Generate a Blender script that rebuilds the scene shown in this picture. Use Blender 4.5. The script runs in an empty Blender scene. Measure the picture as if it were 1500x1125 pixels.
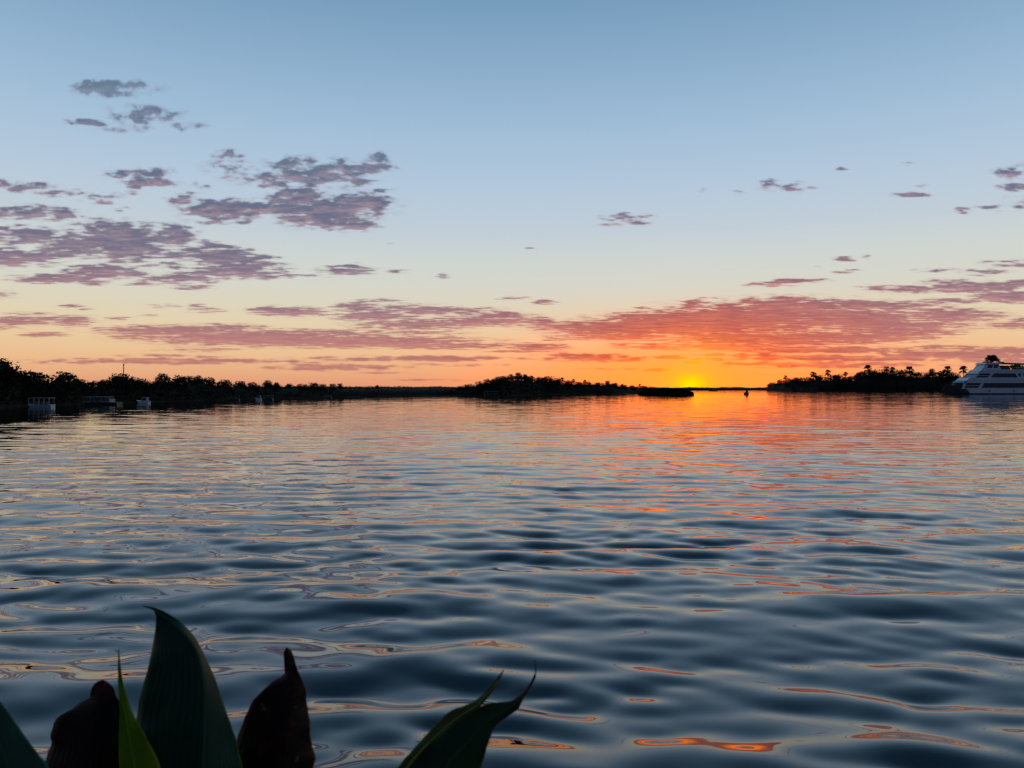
import bpy, math, random
import numpy as np
from mathutils import Vector, Matrix

S = bpy.context.scene
COL = S.collection
R = math.radians
random.seed(7)
RNG = np.random.default_rng(11)

# ------------------------------------------------------------------ camera
F, CX, HY, CH = 1112.0, 750.0, 568.5, 3.0      # focal length / horizon row of a 1500 px wide frame, eye height
cam_d = bpy.data.cameras.new('camera')
cam = bpy.data.objects.new('camera', cam_d)
COL.objects.link(cam)
cam.location = (0, 0, CH)
cam.rotation_euler = (R(90) + math.atan((HY - 562.5) / F), 0, 0)
cam_d.sensor_width = 36
cam_d.lens = 36 * F / 1500
cam_d.clip_start = 0.05
cam_d.clip_end = 60000
cam_d.dof.use_dof = True
cam_d.dof.focus_distance = 60
cam_d.dof.aperture_fstop = 10.0
S.camera = cam

S.view_settings.view_transform = 'Standard'
S.view_settings.look = 'None'
S.view_settings.exposure = 0
S.view_settings.gamma = 1
S.cycles.use_denoising = True
S.cycles.max_bounces = 6
S.cycles.transparent_max_bounces = 16

SUN_AZ, SUN_EL = math.atan((1012 - CX) / F), R(-0.3)


# ------------------------------------------------------------------ node helper
def lin(c):
    return tuple((x / 255 / 12.92 if x / 255 <= .04045 else ((x / 255 + .055) / 1.055) ** 2.4) for x in c)


class NT:
    def __init__(self, tree):
        self.t = tree
        self.n = tree.nodes
        self.l = tree.links

    def put(self, sock, v):
        if isinstance(v, bpy.types.NodeSocket):
            self.l.new(v, sock)
        elif isinstance(v, (tuple, list)):
            if len(sock.default_value) == 4 and len(v) == 3:
                v = tuple(v) + (1,)
            sock.default_value = v
        else:
            sock.default_value = v

    def m(self, op, a, b=0.0, c=0.0, clamp=False):
        n = self.n.new('ShaderNodeMath')
        n.operation = op
        n.use_clamp = clamp
        for i, v in enumerate((a, b, c)):
            self.put(n.inputs[i], v)
        return n.outputs[0]

    def vm(self, op, a, b=(0, 0, 0), s=1.0):
        n = self.n.new('ShaderNodeVectorMath')
        n.operation = op
        self.put(n.inputs[0], a)
        self.put(n.inputs[1], b)
        if op == 'SCALE':
            self.put(n.inputs[3], s)
        return n.outputs[1] if op in ('LENGTH', 'DOT_PRODUCT', 'DISTANCE') else n.outputs[0]

    def mix(self, f, a, b, mode='MIX'):
        n = self.n.new('ShaderNodeMix')
        n.data_type = 'RGBA'
        n.blend_type = mode
        self.put(n.inputs[0], f)
        self.put(n.inputs[6], a)
        self.put(n.inputs[7], b)
        return n.outputs[2]

    def ramp(self, f, stops, interp='LINEAR'):
        n = self.n.new('ShaderNodeValToRGB')
        cr = n.color_ramp
        cr.interpolation = interp
        while len(cr.elements) < len(stops):
            cr.elements.new(0.5)
        for e, (p, c) in zip(cr.elements, stops):
            e.position = p
            e.color = tuple(c) + (1,)
        self.put(n.inputs[0], f)
        return n.outputs[0]

    def rng(self, v, a, b, c=0.0, d=1.0, smooth=False):
        n = self.n.new('ShaderNodeMapRange')
        n.interpolation_type = 'SMOOTHSTEP' if smooth else 'LINEAR'
        for i, x in enumerate((v, a, b, c, d)):
            self.put(n.inputs[i], x)
        return n.outputs[0]

    def noise(self, vec, scale, detail=3, rough=.5, dist=0.0, color=False):
        n = self.n.new('ShaderNodeTexNoise')
        self.put(n.inputs['Vector'], vec)
        n.inputs['Scale'].default_value = scale
        n.inputs['Detail'].default_value = detail
        n.inputs['Roughness'].default_value = rough
        n.inputs['Distortion'].default_value = dist
        return n.outputs[1 if color else 0]

    def sep(self, v):
        n = self.n.new('ShaderNodeSeparateXYZ')
        self.put(n.inputs[0], v)
        return n.outputs

    def comb(self, x, y, z):
        n = self.n.new('ShaderNodeCombineXYZ')
        for i, v in enumerate((x, y, z)):
            self.put(n.inputs[i], v)
        return n.outputs[0]

    def gauss(self, pairs):           # exp(-(sum (v/w)^2))
        tot = None
        for v, w in pairs:
            q = self.m('DIVIDE', v, w)
            q = self.m('MULTIPLY', q, q)
            tot = q if tot is None else self.m('ADD', tot, q)
        return self.m('EXPONENT', self.m('MULTIPLY', tot, -1.0))


def el_of(v):
    return math.degrees(math.atan((HY - v) / F))


# ------------------------------------------------------------------ world: twilight sky
W = bpy.data.worlds.new('World')
S.world = W
W.use_nodes = True
nt = NT(W.node_tree)
bg = W.node_tree.nodes['Background']
tc = nt.n.new('ShaderNodeTexCoord')
d = nt.vm('NORMALIZE', tc.outputs['Generated'])
dx, dy, dz = nt.sep(d)
el = nt.m('MULTIPLY', nt.m('ARCSINE', dz), 180 / math.pi)
az = nt.m('MULTIPLY', nt.m('ARCTAN2', dx, dy), 180 / math.pi)
daz = nt.m('SUBTRACT', az, math.degrees(SUN_AZ))
stops = [(565, (224, 152, 118)), (548, (231, 172, 130)), (525, (235, 190, 144)), (500, (232, 202, 160)), (475, (226, 209, 176)),
         (448, (219, 212, 190)), (420, (212, 213, 202)), (385, (206, 212, 208)), (340, (192, 205, 215)),
         (280, (180, 200, 219)), (200, (162, 190, 215)), (110, (142, 175, 204)), (0, (118, 156, 188))]
ramp = [(max(el_of(v), 0) / 90, lin(c)) for v, c in stops] + [(.36, lin((96, 134, 166))), (0.48, lin((62, 98, 130))), (1.0, lin((34, 60, 88)))]
base = nt.ramp(nt.m('DIVIDE', el, 90.0), ramp)
# warm band along the horizon round the setting sun
w1 = nt.m('MULTIPLY', nt.gauss([(daz, 15.0), (el, 3.8)]), 0.9)
c1 = nt.mix(w1, base, (1.3, .33, .05))
w2 = nt.gauss([(daz, 9.0), (el, 3.0)])
c2 = nt.mix(nt.m('MULTIPLY', w2, .75), c1, (2.9, .42, .035))
w3 = nt.gauss([(daz, 1.9), (nt.m('SUBTRACT', el, 0.1), 1.35)])
c3 = nt.mix(nt.m('MULTIPLY', w3, 1.0), c2, (2.4, .52, .0))
w4 = nt.gauss([(daz, .85), (nt.m('SUBTRACT', el, 0.1), .68)])
c4 = nt.mix(w4, c3, (3.2, .84, .0))
# the sky opposite the sunset is darker and bluer
facing = nt.m('COSINE', nt.m('MULTIPLY', daz, math.pi / 180))
back = nt.rng(facing, 0.35, -0.7, 0.0, 1.0, smooth=True)
back = nt.m('MULTIPLY', back, nt.rng(el, 75.0, 35.0, 0.0, 1.0, smooth=True))
c5 = nt.mix(back, c4, nt.mix(1.0, nt.ramp(nt.m('DIVIDE', el, 90.0), [(0, lin((105, 110, 140))), (.1, lin((110, 112, 140))), (.3, lin((85, 105, 140))), (1, lin((66, 102, 148)))]), (.56, .60, .66), 'MULTIPLY'))
sky = nt.n.new('ShaderNodeTexSky')
sky.sky_type = 'NISHITA'
sky.sun_disc = False
sky.sun_elevation = max(SUN_EL, 0)
sky.sun_rotation = SUN_AZ
sky.dust_density = 2.0
c6 = nt.vm('ADD', c5, nt.vm('SCALE', sky.outputs[0], s=0.004))
nt.put(bg.inputs[0], c6)
bg.inputs[1].default_value = 1.0

# ------------------------------------------------------------------ sun (on the horizon, reddened, mostly behind trees)
sun_d = bpy.data.lights.new('sun', 'SUN')
sun_d.energy = 1.0
sun_d.angle = R(0.6)
sun_d.color = (1, .42, .12)
sun = bpy.data.objects.new('sun', sun_d)
COL.objects.link(sun)
sv = Vector((math.sin(SUN_AZ) * math.cos(SUN_EL), math.cos(SUN_AZ) * math.cos(SUN_EL), math.sin(SUN_EL)))
sun.rotation_euler = sv.to_track_quat('Z', 'Y').to_euler()
sun.location = (60, 200, 60)


# ------------------------------------------------------------------ object helpers
def raw_mesh(name, co, faces_flat, per, smooth=False):
    me = bpy.data.meshes.new(name)
    co = np.asarray(co, dtype=np.float32)
    faces_flat = np.asarray(faces_flat, dtype=np.int32).ravel()
    nf = len(faces_flat) // per
    me.vertices.add(len(co))
    me.vertices.foreach_set('co', co.ravel())
    me.loops.add(len(faces_flat))
    me.loops.foreach_set('vertex_index', faces_flat)
    me.polygons.add(nf)
    me.polygons.foreach_set('loop_start', np.arange(nf, dtype=np.int32) * per)
    me.polygons.foreach_set('loop_total', np.full(nf, per, dtype=np.int32))
    if smooth:
        me.polygons.foreach_set('use_smooth', np.ones(nf, dtype=bool))
    me.update(calc_edges=True)
    me.validate()
    return me


def link(name, me, mat=None, parent=None):
    o = bpy.data.objects.new(name, me)
    COL.objects.link(o)
    if mat is not None:
        me.materials.append(mat)
    if parent is not None:
        o.parent = parent
    return o


def tag(o, label=None, cat=None, group=None, kind=None):
    for k, v in (('label', label), ('category', cat), ('group', group), ('kind', kind)):
        if v is not None:
            o[k] = v
    return o


def empty(name, loc, rz=0.0):
    o = bpy.data.objects.new(name, None)
    COL.objects.link(o)
    o.location = loc
    o.rotation_euler = (0, 0, rz)
    o.empty_display_size = .5
    return o


def copy_tree(o, parent=None):
    c = o.copy()
    COL.objects.link(c)
    if parent is not None:
        c.parent = parent
    for ch in [x for x in KIDS.get(o.name, [])]:
        k = ch.copy()
        COL.objects.link(k)
        k.parent = c
    return c


KIDS = {}


class MB:
    """collects simple shapes into one mesh"""
    def __init__(self):
        self.v, self.f = [], []

    def add(self, vs, fs):
        o = len(self.v)
        self.v += [tuple(p) for p in vs]
        self.f += [tuple(i + o for i in f) for f in fs]

    def box(self, a, b):
        (x0, y0, z0), (x1, y1, z1) = a, b
        self.add([(x0, y0, z0), (x1, y0, z0), (x1, y1, z0), (x0, y1, z0), (x0, y0, z1), (x1, y0, z1), (x1, y1, z1), (x0, y1, z1)],
                 [(0, 3, 2, 1), (4, 5, 6, 7), (0, 1, 5, 4), (1, 2, 6, 5), (2, 3, 7, 6), (3, 0, 4, 7)])

    def prism(self, prof, y0, y1, y0b=None):
        """side profile (x,z) swept across y"""
        n = len(prof)
        self.add([(x, y0, z) for x, z in prof] + [(x, y1, z) for x, z in prof],
                 [tuple(range(n)), tuple(range(2 * n - 1, n - 1, -1))] +
                 [(i, i + n, (i + 1) % n + n, (i + 1) % n) for i in range(n)])

    def tube(self, pts, rad, seg=8, cap=True):
        pts = [Vector(p) for p in pts]
        rads = rad if isinstance(rad, (list, tuple)) else [rad] * len(pts)
        rings = []
        for i, p in enumerate(pts):
            t = (pts[min(i + 1, len(pts) - 1)] - pts[max(i - 1, 0)]).normalized()
            q = t.to_track_quat('Z', 'Y')
            rings.append([p + q @ Vector((math.cos(a) * rads[i], math.sin(a) * rads[i], 0)) for a in
                          [2 * math.pi * k / seg for k in range(seg)]])
        fs = []
        for i in range(len(pts) - 1):
            for k in range(seg):
                fs.append((i * seg + k, i * seg + (k + 1) % seg, (i + 1) * seg + (k + 1) % seg, (i + 1) * seg + k))
        if cap:
            fs.append(tuple(range(seg - 1, -1, -1)))
            fs.append(tuple(range((len(pts) - 1) * seg, len(pts) * seg)))
        self.add([p for r in rings for p in r], fs)

    def build(self, name, mat=None, parent=None, smooth=False):
        me = bpy.data.meshes.new(name)
        me.from_pydata(self.v, [], self.f)
        me.update()
        if smooth:
            for p in me.polygons:
                p.use_smooth = True
        return link(name, me, mat, parent)


def part(root, o):
    KIDS.setdefault(root.name, []).append(o)
    return o


# ------------------------------------------------------------------ materials
def mat(name, col, rough=.6, vary=.25, scale=2.0, metal=0.0, bump=0.0, spec=.5):
    m = bpy.data.materials.new(name)
    m.use_nodes = True
    t = NT(m.node_tree)
    b = t.n['Principled BSDF']
    tcn = t.n.new('ShaderNodeTexCoord')
    nz = t.noise(tcn.outputs['Object'], scale, 4, .6)
    f = t.rng(nz, .3, .7)
    hi = tuple(min(1, c * (1 + vary)) for c in col)
    lo = tuple(c * (1 - vary) for c in col)
    t.put(b.inputs['Base Color'], t.mix(f, lo, hi))
    b.inputs['Roughness'].default_value = rough
    b.inputs['Metallic'].default_value = metal
    b.inputs['Specular IOR Level'].default_value = spec
    if bump:
        bn = t.n.new('ShaderNodeBump')
        bn.inputs['Strength'].default_value = bump
        t.put(bn.inputs['Height'], nz)
        t.put(b.inputs['Normal'], bn.outputs[0])
    return m


M = {}
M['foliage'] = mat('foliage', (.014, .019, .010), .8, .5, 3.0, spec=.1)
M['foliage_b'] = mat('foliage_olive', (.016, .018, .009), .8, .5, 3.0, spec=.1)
M['bark'] = mat('bark', (.05, .04, .03), .9, .4, 6.0, bump=.4, spec=.1)
M['palm'] = mat('palm_frond', (.018, .024, .01), .7, .4, 5.0, spec=.15)
M['soil'] = mat('bank_soil', (.022, .018, .012), .95, .5, .6, bump=.3, spec=.1)
M['white'] = mat('white_boat_paint', (.62, .66, .68), .35, .08, .7)
M['hull_dark'] = mat('dark_hull_paint', (.03, .045, .035), .5, .3, .6)
M['antifoul'] = mat('navy_bottom_paint', (.015, .02, .045), .6, .3, .6)
M['glass'] = mat('tinted_glass', (.012, .016, .028), .08, .2, .5)
M['blue'] = mat('blue_trim_paint', (.02, .12, .32), .4, .15, 1.5)
M['cyan'] = mat('pale_blue_hull_paint', (.30, .42, .46), .4, .1, 1.5)
M['grey'] = mat('grey_metal', (.22, .23, .25), .5, .2, 2.0)
M['canvas'] = mat('canvas_awning', (.26, .28, .30), .8, .15, 3.0)
M['darkcanvas'] = mat('dark_awning', (.05, .05, .055), .8, .2, 3.0)
M['mast'] = mat('mast_metal', (.12, .09, .08), .7, .2, 1.0)
M['wood'] = mat('deck_wood', (.16, .10, .06), .7, .3, 4.0)
M['reed'] = mat('reeds', (.02, .022, .012), .85, .5, 2.0, spec=.1)


# ------------------------------------------------------------------ noise in numpy
def _hash(ix, iy, seed):
    h = (ix * 374761393 + iy * 668265263 + seed * 974634777) & 0xffffffff
    h = ((h ^ (h >> 13)) * 1274126177) & 0xffffffff
    return (h ^ (h >> 16)) & 0xffffffff


def perlin(x, y, seed=0):
    x = np.asarray(x, dtype=np.float64)
    y = np.asarray(y, dtype=np.float64)
    ix = np.floor(x).astype(np.int64)
    iy = np.floor(y).astype(np.int64)
    fx, fy = x - ix, y - iy
    u = fx * fx * fx * (fx * (fx * 6 - 15) + 10)
    v = fy * fy * fy * (fy * (fy * 6 - 15) + 10)

    def g(ox, oy):
        a = _hash(ix + ox, iy + oy, seed) / 4294967296.0 * 2 * np.pi
        return np.cos(a) * (fx - ox) + np.sin(a) * (fy - oy)
    return (g(0, 0) * (1 - u) + g(1, 0) * u) * (1 - v) + (g(0, 1) * (1 - u) + g(1, 1) * u) * v


def fbm(x, y, octv=5, seed=0, gain=.5):
    s, a, t = 0, 1.0, 0
    for o in range(octv):
        s = s + a * perlin(x * 2 ** o + 13.7 * o, y * 2 ** o - 7.3 * o, seed + o)
        t += a
        a *= gain
    return s / t * 1.6


# ------------------------------------------------------------------ clouds (a thin broken deck on a far shell)
CL = [  # centre az/el in frame-of-view units, half sizes, strength
    (170, 128, 60, 12, 1), (152, 121, 30, 7, .9), (207, 168, 48, 14, .8), (130, 178, 34, 6, .8), (278, 183, 26, 6, .6), (190, 187, 45, 6, .4),
    (218, 260, 36, 14, 1), (175, 254, 20, 9, .7), (195, 277, 14, 7, .7), (35, 273, 45, 8, .9), (85, 282, 30, 6, .9), (5, 266, 18, 8, .8),
    (40, 311, 65, 11, 1), (92, 318, 18, 7, .9), (150, 290, 34, 10, .5), (178, 307, 12, 5, .5), (125, 318, 8, 5, .6),
    (335, 244, 40, 12, .5), (332, 224, 20, 8, .7), (360, 262, 50, 12, .35), (468, 254, 78, 20, 1), (530, 245, 40, 10, .95), (525, 265, 26, 8, .8), (405, 262, 36, 16, .6),
    (450, 240, 60, 14, .6), (558, 231, 14, 8, .5), (560, 278, 18, 4, .5),
    (265, 296, 18, 11, 1), (285, 278, 20, 9, .5), (328, 308, 58, 17, 1.1), (312, 302, 20, 12, 1), (365, 306, 30, 14, 1), (418, 290, 30, 14, 1), (450, 288, 28, 14, 1), (470, 306, 88, 20, 1.1), (530, 297, 48, 17, 1.1),
    (500, 326, 50, 12, 1.1), (452, 320, 50, 13, .9), (567, 297, 16, 6, .8), (345, 322, 30, 6, .7),
    (165, 350, 70, 28, 1.15), (190, 365, 60, 18, 1), (110, 358, 60, 16, .9), (35, 344, 52, 14, 1.1), (255, 345, 32, 17, 1.1), (25, 378, 60, 14, 1.1), (90, 372, 50, 7, .9), (235, 372, 50, 8, .8), (283, 372, 42, 10, .9),
    (325, 375, 44, 17, 1.1), (372, 380, 34, 8, .8), (300, 357, 26, 6, .7), (172, 381, 18, 6, .7),
    (80, 407, 62, 8, 1.1), (150, 398, 56, 11, 1.1), (262, 408, 60, 7, 1), (335, 398, 80, 11, .95), (240, 388, 36, 6, .7), (360, 390, 60, 8, .8), (135, 413, 24, 5, .9), (280, 421, 30, 4, .9), (425, 404, 60, 3, .8), (215, 416, 30, 4, .7),
    (505, 396, 42, 6, .95), (515, 391, 24, 5, .7), (582, 396, 24, 3, .5), (600, 347, 8, 3, 0),
    (240, 448, 30, 4, .5), (300, 454, 30, 4, .6), (290, 448, 14, 4, .6), (400, 455, 36, 7, .95), (435, 457, 44, 8, 1), (28, 470, 46, 7, 1.05), (70, 466, 30, 5, .8), (108, 470, 30, 9, 1), (172, 467, 16, 4, .7), (65, 490, 36, 4, .8), (215, 462, 16, 3, .5),
    (105, 448, 20, 3, .6), (40, 459, 40, 3, .6), (120, 452, 20, 2, .5),
    (250, 484, 110, 9, 1), (210, 493, 60, 4, .8), (330, 480, 60, 7, .8), (360, 494, 160, 12, 1.1), (500, 500, 200, 10, 1.1), (640, 506, 110, 6, 1), (440, 486, 60, 5, .7), (480, 487, 80, 6, .8),
    (520, 449, 34, 8, .9), (545, 463, 60, 9, 1), (600, 452, 60, 7, .8), (650, 455, 80, 7, .95), (700, 470, 80, 9, .95), (610, 475, 90, 9, 1), (560, 440, 40, 4, .6), (735, 462, 50, 5, .9), (770, 470, 50, 8, .8), (610, 487, 80, 4, .7), (760, 436, 20, 3, .6),
    (240, 529, 190, 5, 1), (290, 512, 60, 4, .7), (250, 522, 90, 4, .5), (610, 525, 150, 4.5, 1), (500, 538, 100, 5, 1), (680, 534, 80, 3, .5), (440, 531, 40, 2, .6), (540, 546, 60, 2, .6), (640, 557, 90, 3, .4),
    (797, 443, 18, 3.5, 1), (742, 437, 12, 2.5, .6), (652, 404, 12, 3.5, .7), (775, 364, 10, 2.5, .7), (575, 356, 9, 2.5, .6), (300, 320, 6, 3, 0),
    (918, 318, 34, 6, .9), (892, 329, 20, 5, .5), (940, 325, 20, 8, .4), (1132, 270, 24, 9, .55), (1163, 275, 32, 8, .7), (1033, 279, 8, 3, .4), (1080, 281, 12, 3, .45),
    (1236, 247, 14, 3, .75), (1334, 239, 15, 3, .6), (1340, 285, 26, 4.5, .85), (1350, 272, 10, 3, .6), (1412, 308, 18, 3.5, .8), (1450, 304, 26, 5, .6), (1482, 253, 26, 9, .85), (1486, 273, 26, 6, .9), (1495, 302, 14, 4, .5),
    (1235, 379, 20, 3.5, .9), (1270, 375, 9, 2.5, .7), (1130, 416, 34, 4, .95), (1165, 411, 34, 4.5, .9), (1205, 410, 20, 2.5, .6), (1237, 397, 20, 3.5, .6), (1195, 391, 8, 2.5, .5), (1375, 396, 40, 4, .6), (1450, 397, 34, 4, .7), (1430, 404, 30, 3, .5),
    (1345, 424, 66, 6, .9), (1300, 419, 40, 3, .6), (1430, 421, 76, 9, 1.05), (1480, 434, 50, 10, 1.1), (1390, 413, 40, 5, .7), (1500, 415, 60, 6, 1), (1490, 476, 50, 6, 1), (1400, 440, 60, 4, .8),
    (850, 478, 70, 9, 1), (910, 480, 120, 12, 1.1), (900, 492, 90, 7, 1), (960, 468, 80, 12, 1), (1010, 476, 150, 20, 1.15), (1090, 466, 130, 26, 1.15), (1160, 450, 100, 16, 1.1), (1270, 447, 120, 8, 1), (1230, 466, 130, 17, 1.15), (1300, 476, 120, 12, 1.05),
    (1385, 461, 84, 11, 1.05), (1130, 496, 170, 12, 1.15), (1250, 493, 120, 10, 1.1), (1330, 485, 80, 8, 1), (1020, 443, 24, 4, .8), (1035, 438, 20, 3, .6), (940, 451, 14, 3, .6),
    (1050, 508, 140, 6, .9), (1190, 512, 150, 6, 1.05), (1400, 520, 150, 8, 1.1), (1250, 524, 190, 5, 1.05), (1210, 534, 190, 5, .95), (1480, 514, 70, 7, 1), (1500, 529, 90, 5, .9), (1390, 508, 50, 4, .7), (1100, 520, 120, 3.5, .7),
    (1017, 530, 11, 5, 1.5), (985, 523, 24, 3, 1.4), (966, 542, 16, 2.5, 1.4), (1048, 526, 16, 2.5, 1.3),
    (870, 524, 74, 6.5, 1), (830, 520, 50, 4, .8), (790, 508, 50, 6, .95), (815, 497, 20, 3, .6), (760, 514, 60, 3, .6), (930, 505, 50, 4, .6), (900, 540, 60, 2, .35), (1330, 547, 160, 3, .6), (1120, 548, 80, 2, .35),
]


def build_clouds():
    du, dv = 1.5, 1.1
    U = np.arange(-520, 2020, du)
    V = np.arange(96, 562, dv)
    u, v = np.meshgrid(U, V)
    sc = np.clip((562 - v) / 330, 0.14, 1.0)          # clouds flatten towards the horizon
    wx = fbm(u / 46, v / (26 * sc), 3, 50) * 14
    wy = fbm(u / 46, v / (26 * sc), 3, 60) * 7 * sc
    uu, vv = u + wx, v + wy
    D = np.zeros_like(u)
    extra = []
    rr = random.Random(5)
    for k in range(70):
        side = rr.choice((-1, 1))
        cu = rr.uniform(-480, -40) if side < 0 else rr.uniform(1545, 1990)
        cv = rr.choice((rr.uniform(250, 420), rr.uniform(430, 540)))
        s = (562 - cv) / 330
        extra.append((cu, cv, rr.uniform(40, 130), 5 + 14 * s * rr.random(), rr.uniform(.8, 1.1)))
    for cx, cy, rx, ry, st in CL + extra:
        if st <= 0:
            continue
        i0, i1 = np.searchsorted(U, (cx - 2.2 * rx - 25, cx + 2.2 * rx + 25))
        j0, j1 = np.searchsorted(V, (cy - 2.2 * ry - 14, cy + 2.2 * ry + 14))
        q = ((uu[j0:j1, i0:i1] - cx) / (rx * .98)) ** 2 + ((vv[j0:j1, i0:i1] - cy) / (ry * .92)) ** 2
        b = st * np.exp(-0.85 * q ** 1.3)
        cur = D[j0:j1, i0:i1]
        D[j0:j1, i0:i1] = np.maximum(cur, b) + .07 * np.minimum(cur, b)
    n1 = fbm(u / 27, v / (14.5 * sc + 2.5), 4, 3, .46)
    n2 = fbm(u / 12, v / (7.5 * sc + 1.6), 3, 9, .5)
    gate = np.clip(D * 2.6, 0, 1)
    val = D * .84 + (0.80 * n1 + 0.40 * (.2 + .8 * sc) * n2 + .12) * gate
    val = val + .34 * fbm(u / 100, v / (24 * sc + 4), 3, 131) * gate
    t = np.clip((val - .24) / .56, 0, 1)
    cov = t * t * (3 - 2 * t)
    t2 = np.clip((val - .08) / .6, 0, 1)
    cov = np.maximum(cov, .42 * t2 * t2 * (3 - 2 * t2))       # thin veil round the denser clouds
    # light from under: brighter where the deck gets thinner below, darker cores
    up = np.roll(cov, 7, axis=0)
    dn = np.roll(cov, -7, axis=0)
    lit = np.clip(.42 + .35 * (up - dn) + .45 * sc * n2 - .9 * fbm(u / 46, v / (16 * sc + 2), 4, 21) - .45 * (t - .6), 0, 1)
    dirs = np.stack([(u - CX), np.full_like(u, F), (HY - v)], -1)
    dirs /= np.linalg.norm(dirs, axis=-1, keepdims=True)
    co = (dirs * 21000).reshape(-1, 3)
    ny, nx = u.shape
    keepv = cov > 0.004
    q = keepv[:-1, :-1] | keepv[1:, :-1] | keepv[:-1, 1:] | keepv[1:, 1:]
    idx = np.arange(ny * nx).reshape(ny, nx)
    f = np.stack([idx[:-1, :-1][q], idx[1:, :-1][q], idx[1:, 1:][q], idx[:-1, 1:][q]], -1)
    used = np.unique(f)
    rem = np.full(ny * nx, -1)
    rem[used] = np.arange(len(used))
    me = raw_mesh('clouds', co[used], rem[f], 4, smooth=True)
    for nm, arr in (('cover', cov), ('lit', lit)):
        a = me.attributes.new(nm, 'FLOAT', 'POINT')
        a.data.foreach_set('value', arr.reshape(-1)[used].astype(np.float32))
    m = bpy.data.materials.new('cloud_deck')
    m.use_nodes = True
    m.cycles.emission_sampling = 'NONE'
    t = NT(m.node_tree)
    t.n.remove(t.n['Principled BSDF'])
    out = t.n['Material Output']
    g = t.n.new('ShaderNodeNewGeometry')
    dd = t.vm('NORMALIZE', g.outputs['Position'])
    x, y, z = t.sep(dd)
    e = t.m('MULTIPLY', t.m('ARCSINE', z), 180 / math.pi)
    a_ = t.m('SUBTRACT', t.m('MULTIPLY', t.m('ARCTAN2', x, y), 180 / math.pi), math.degrees(SUN_AZ))
    at = t.n.new('ShaderNodeAttribute')
    at.attribute_name = 'cover'
    al = t.n.new('ShaderNodeAttribute')
    al.attribute_name = 'lit'
    ef = t.m('DIVIDE', e, 30.0)
    dark = t.ramp(ef, [(0, lin((186, 120, 108))), (el_of(500) / 30, lin((172, 112, 116))), (el_of(460) / 30, lin((146, 106, 122))), (el_of(390) / 30, lin((110, 102, 126))), (el_of(300) / 30, lin((94, 101, 127))), (el_of(180) / 30, lin((100, 119, 143)))])
    lite = t.ramp(ef, [(0, lin((214, 146, 118))), (el_of(500) / 30, lin((196, 132, 128))), (el_of(460) / 30, lin((186, 138, 142))), (el_of(390) / 30, lin((158, 134, 148))), (el_of(300) / 30, lin((166, 138, 150))), (el_of(180) / 30, lin((128, 142, 164)))])
    col = t.mix(al.outputs['Fac'], dark, lite)
    ws = t.gauss([(a_, 13.0), (e, 8.0)])
    col = t.mix(t.m('MULTIPLY', ws, .95), col, t.mix(al.outputs['Fac'], lin((180, 62, 48)), lin((238, 106, 50))))
    wn = t.gauss([(a_, 8.0), (e, 3.2)])
    col = t.mix(t.m('MULTIPLY', wn, .95), col, t.mix(al.outputs['Fac'], (1.0, .15, .03), (2.2, .40, .03)))
    wy_ = t.gauss([(a_, 2.4), (e, 2.3)])
    col = t.mix(t.m('MULTIPLY', wy_, .9), col, (2.0, .72, .0))
    em = t.n.new('ShaderNodeEmission')
    t.put(em.inputs[0], col)
    tr = t.n.new('ShaderNodeBsdfTransparent')
    mx = t.n.new('ShaderNodeMixShader')
    t.put(mx.inputs[0], t.m('MULTIPLY', at.outputs['Fac'], .93))
    t.put(mx.inputs[1], tr.outputs[0])
    t.put(mx.inputs[2], em.outputs[0])
    t.put(out.inputs[0], mx.outputs[0])
    o = link('clouds', me, m)
    tag(o, kind='structure')


build_clouds()


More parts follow.
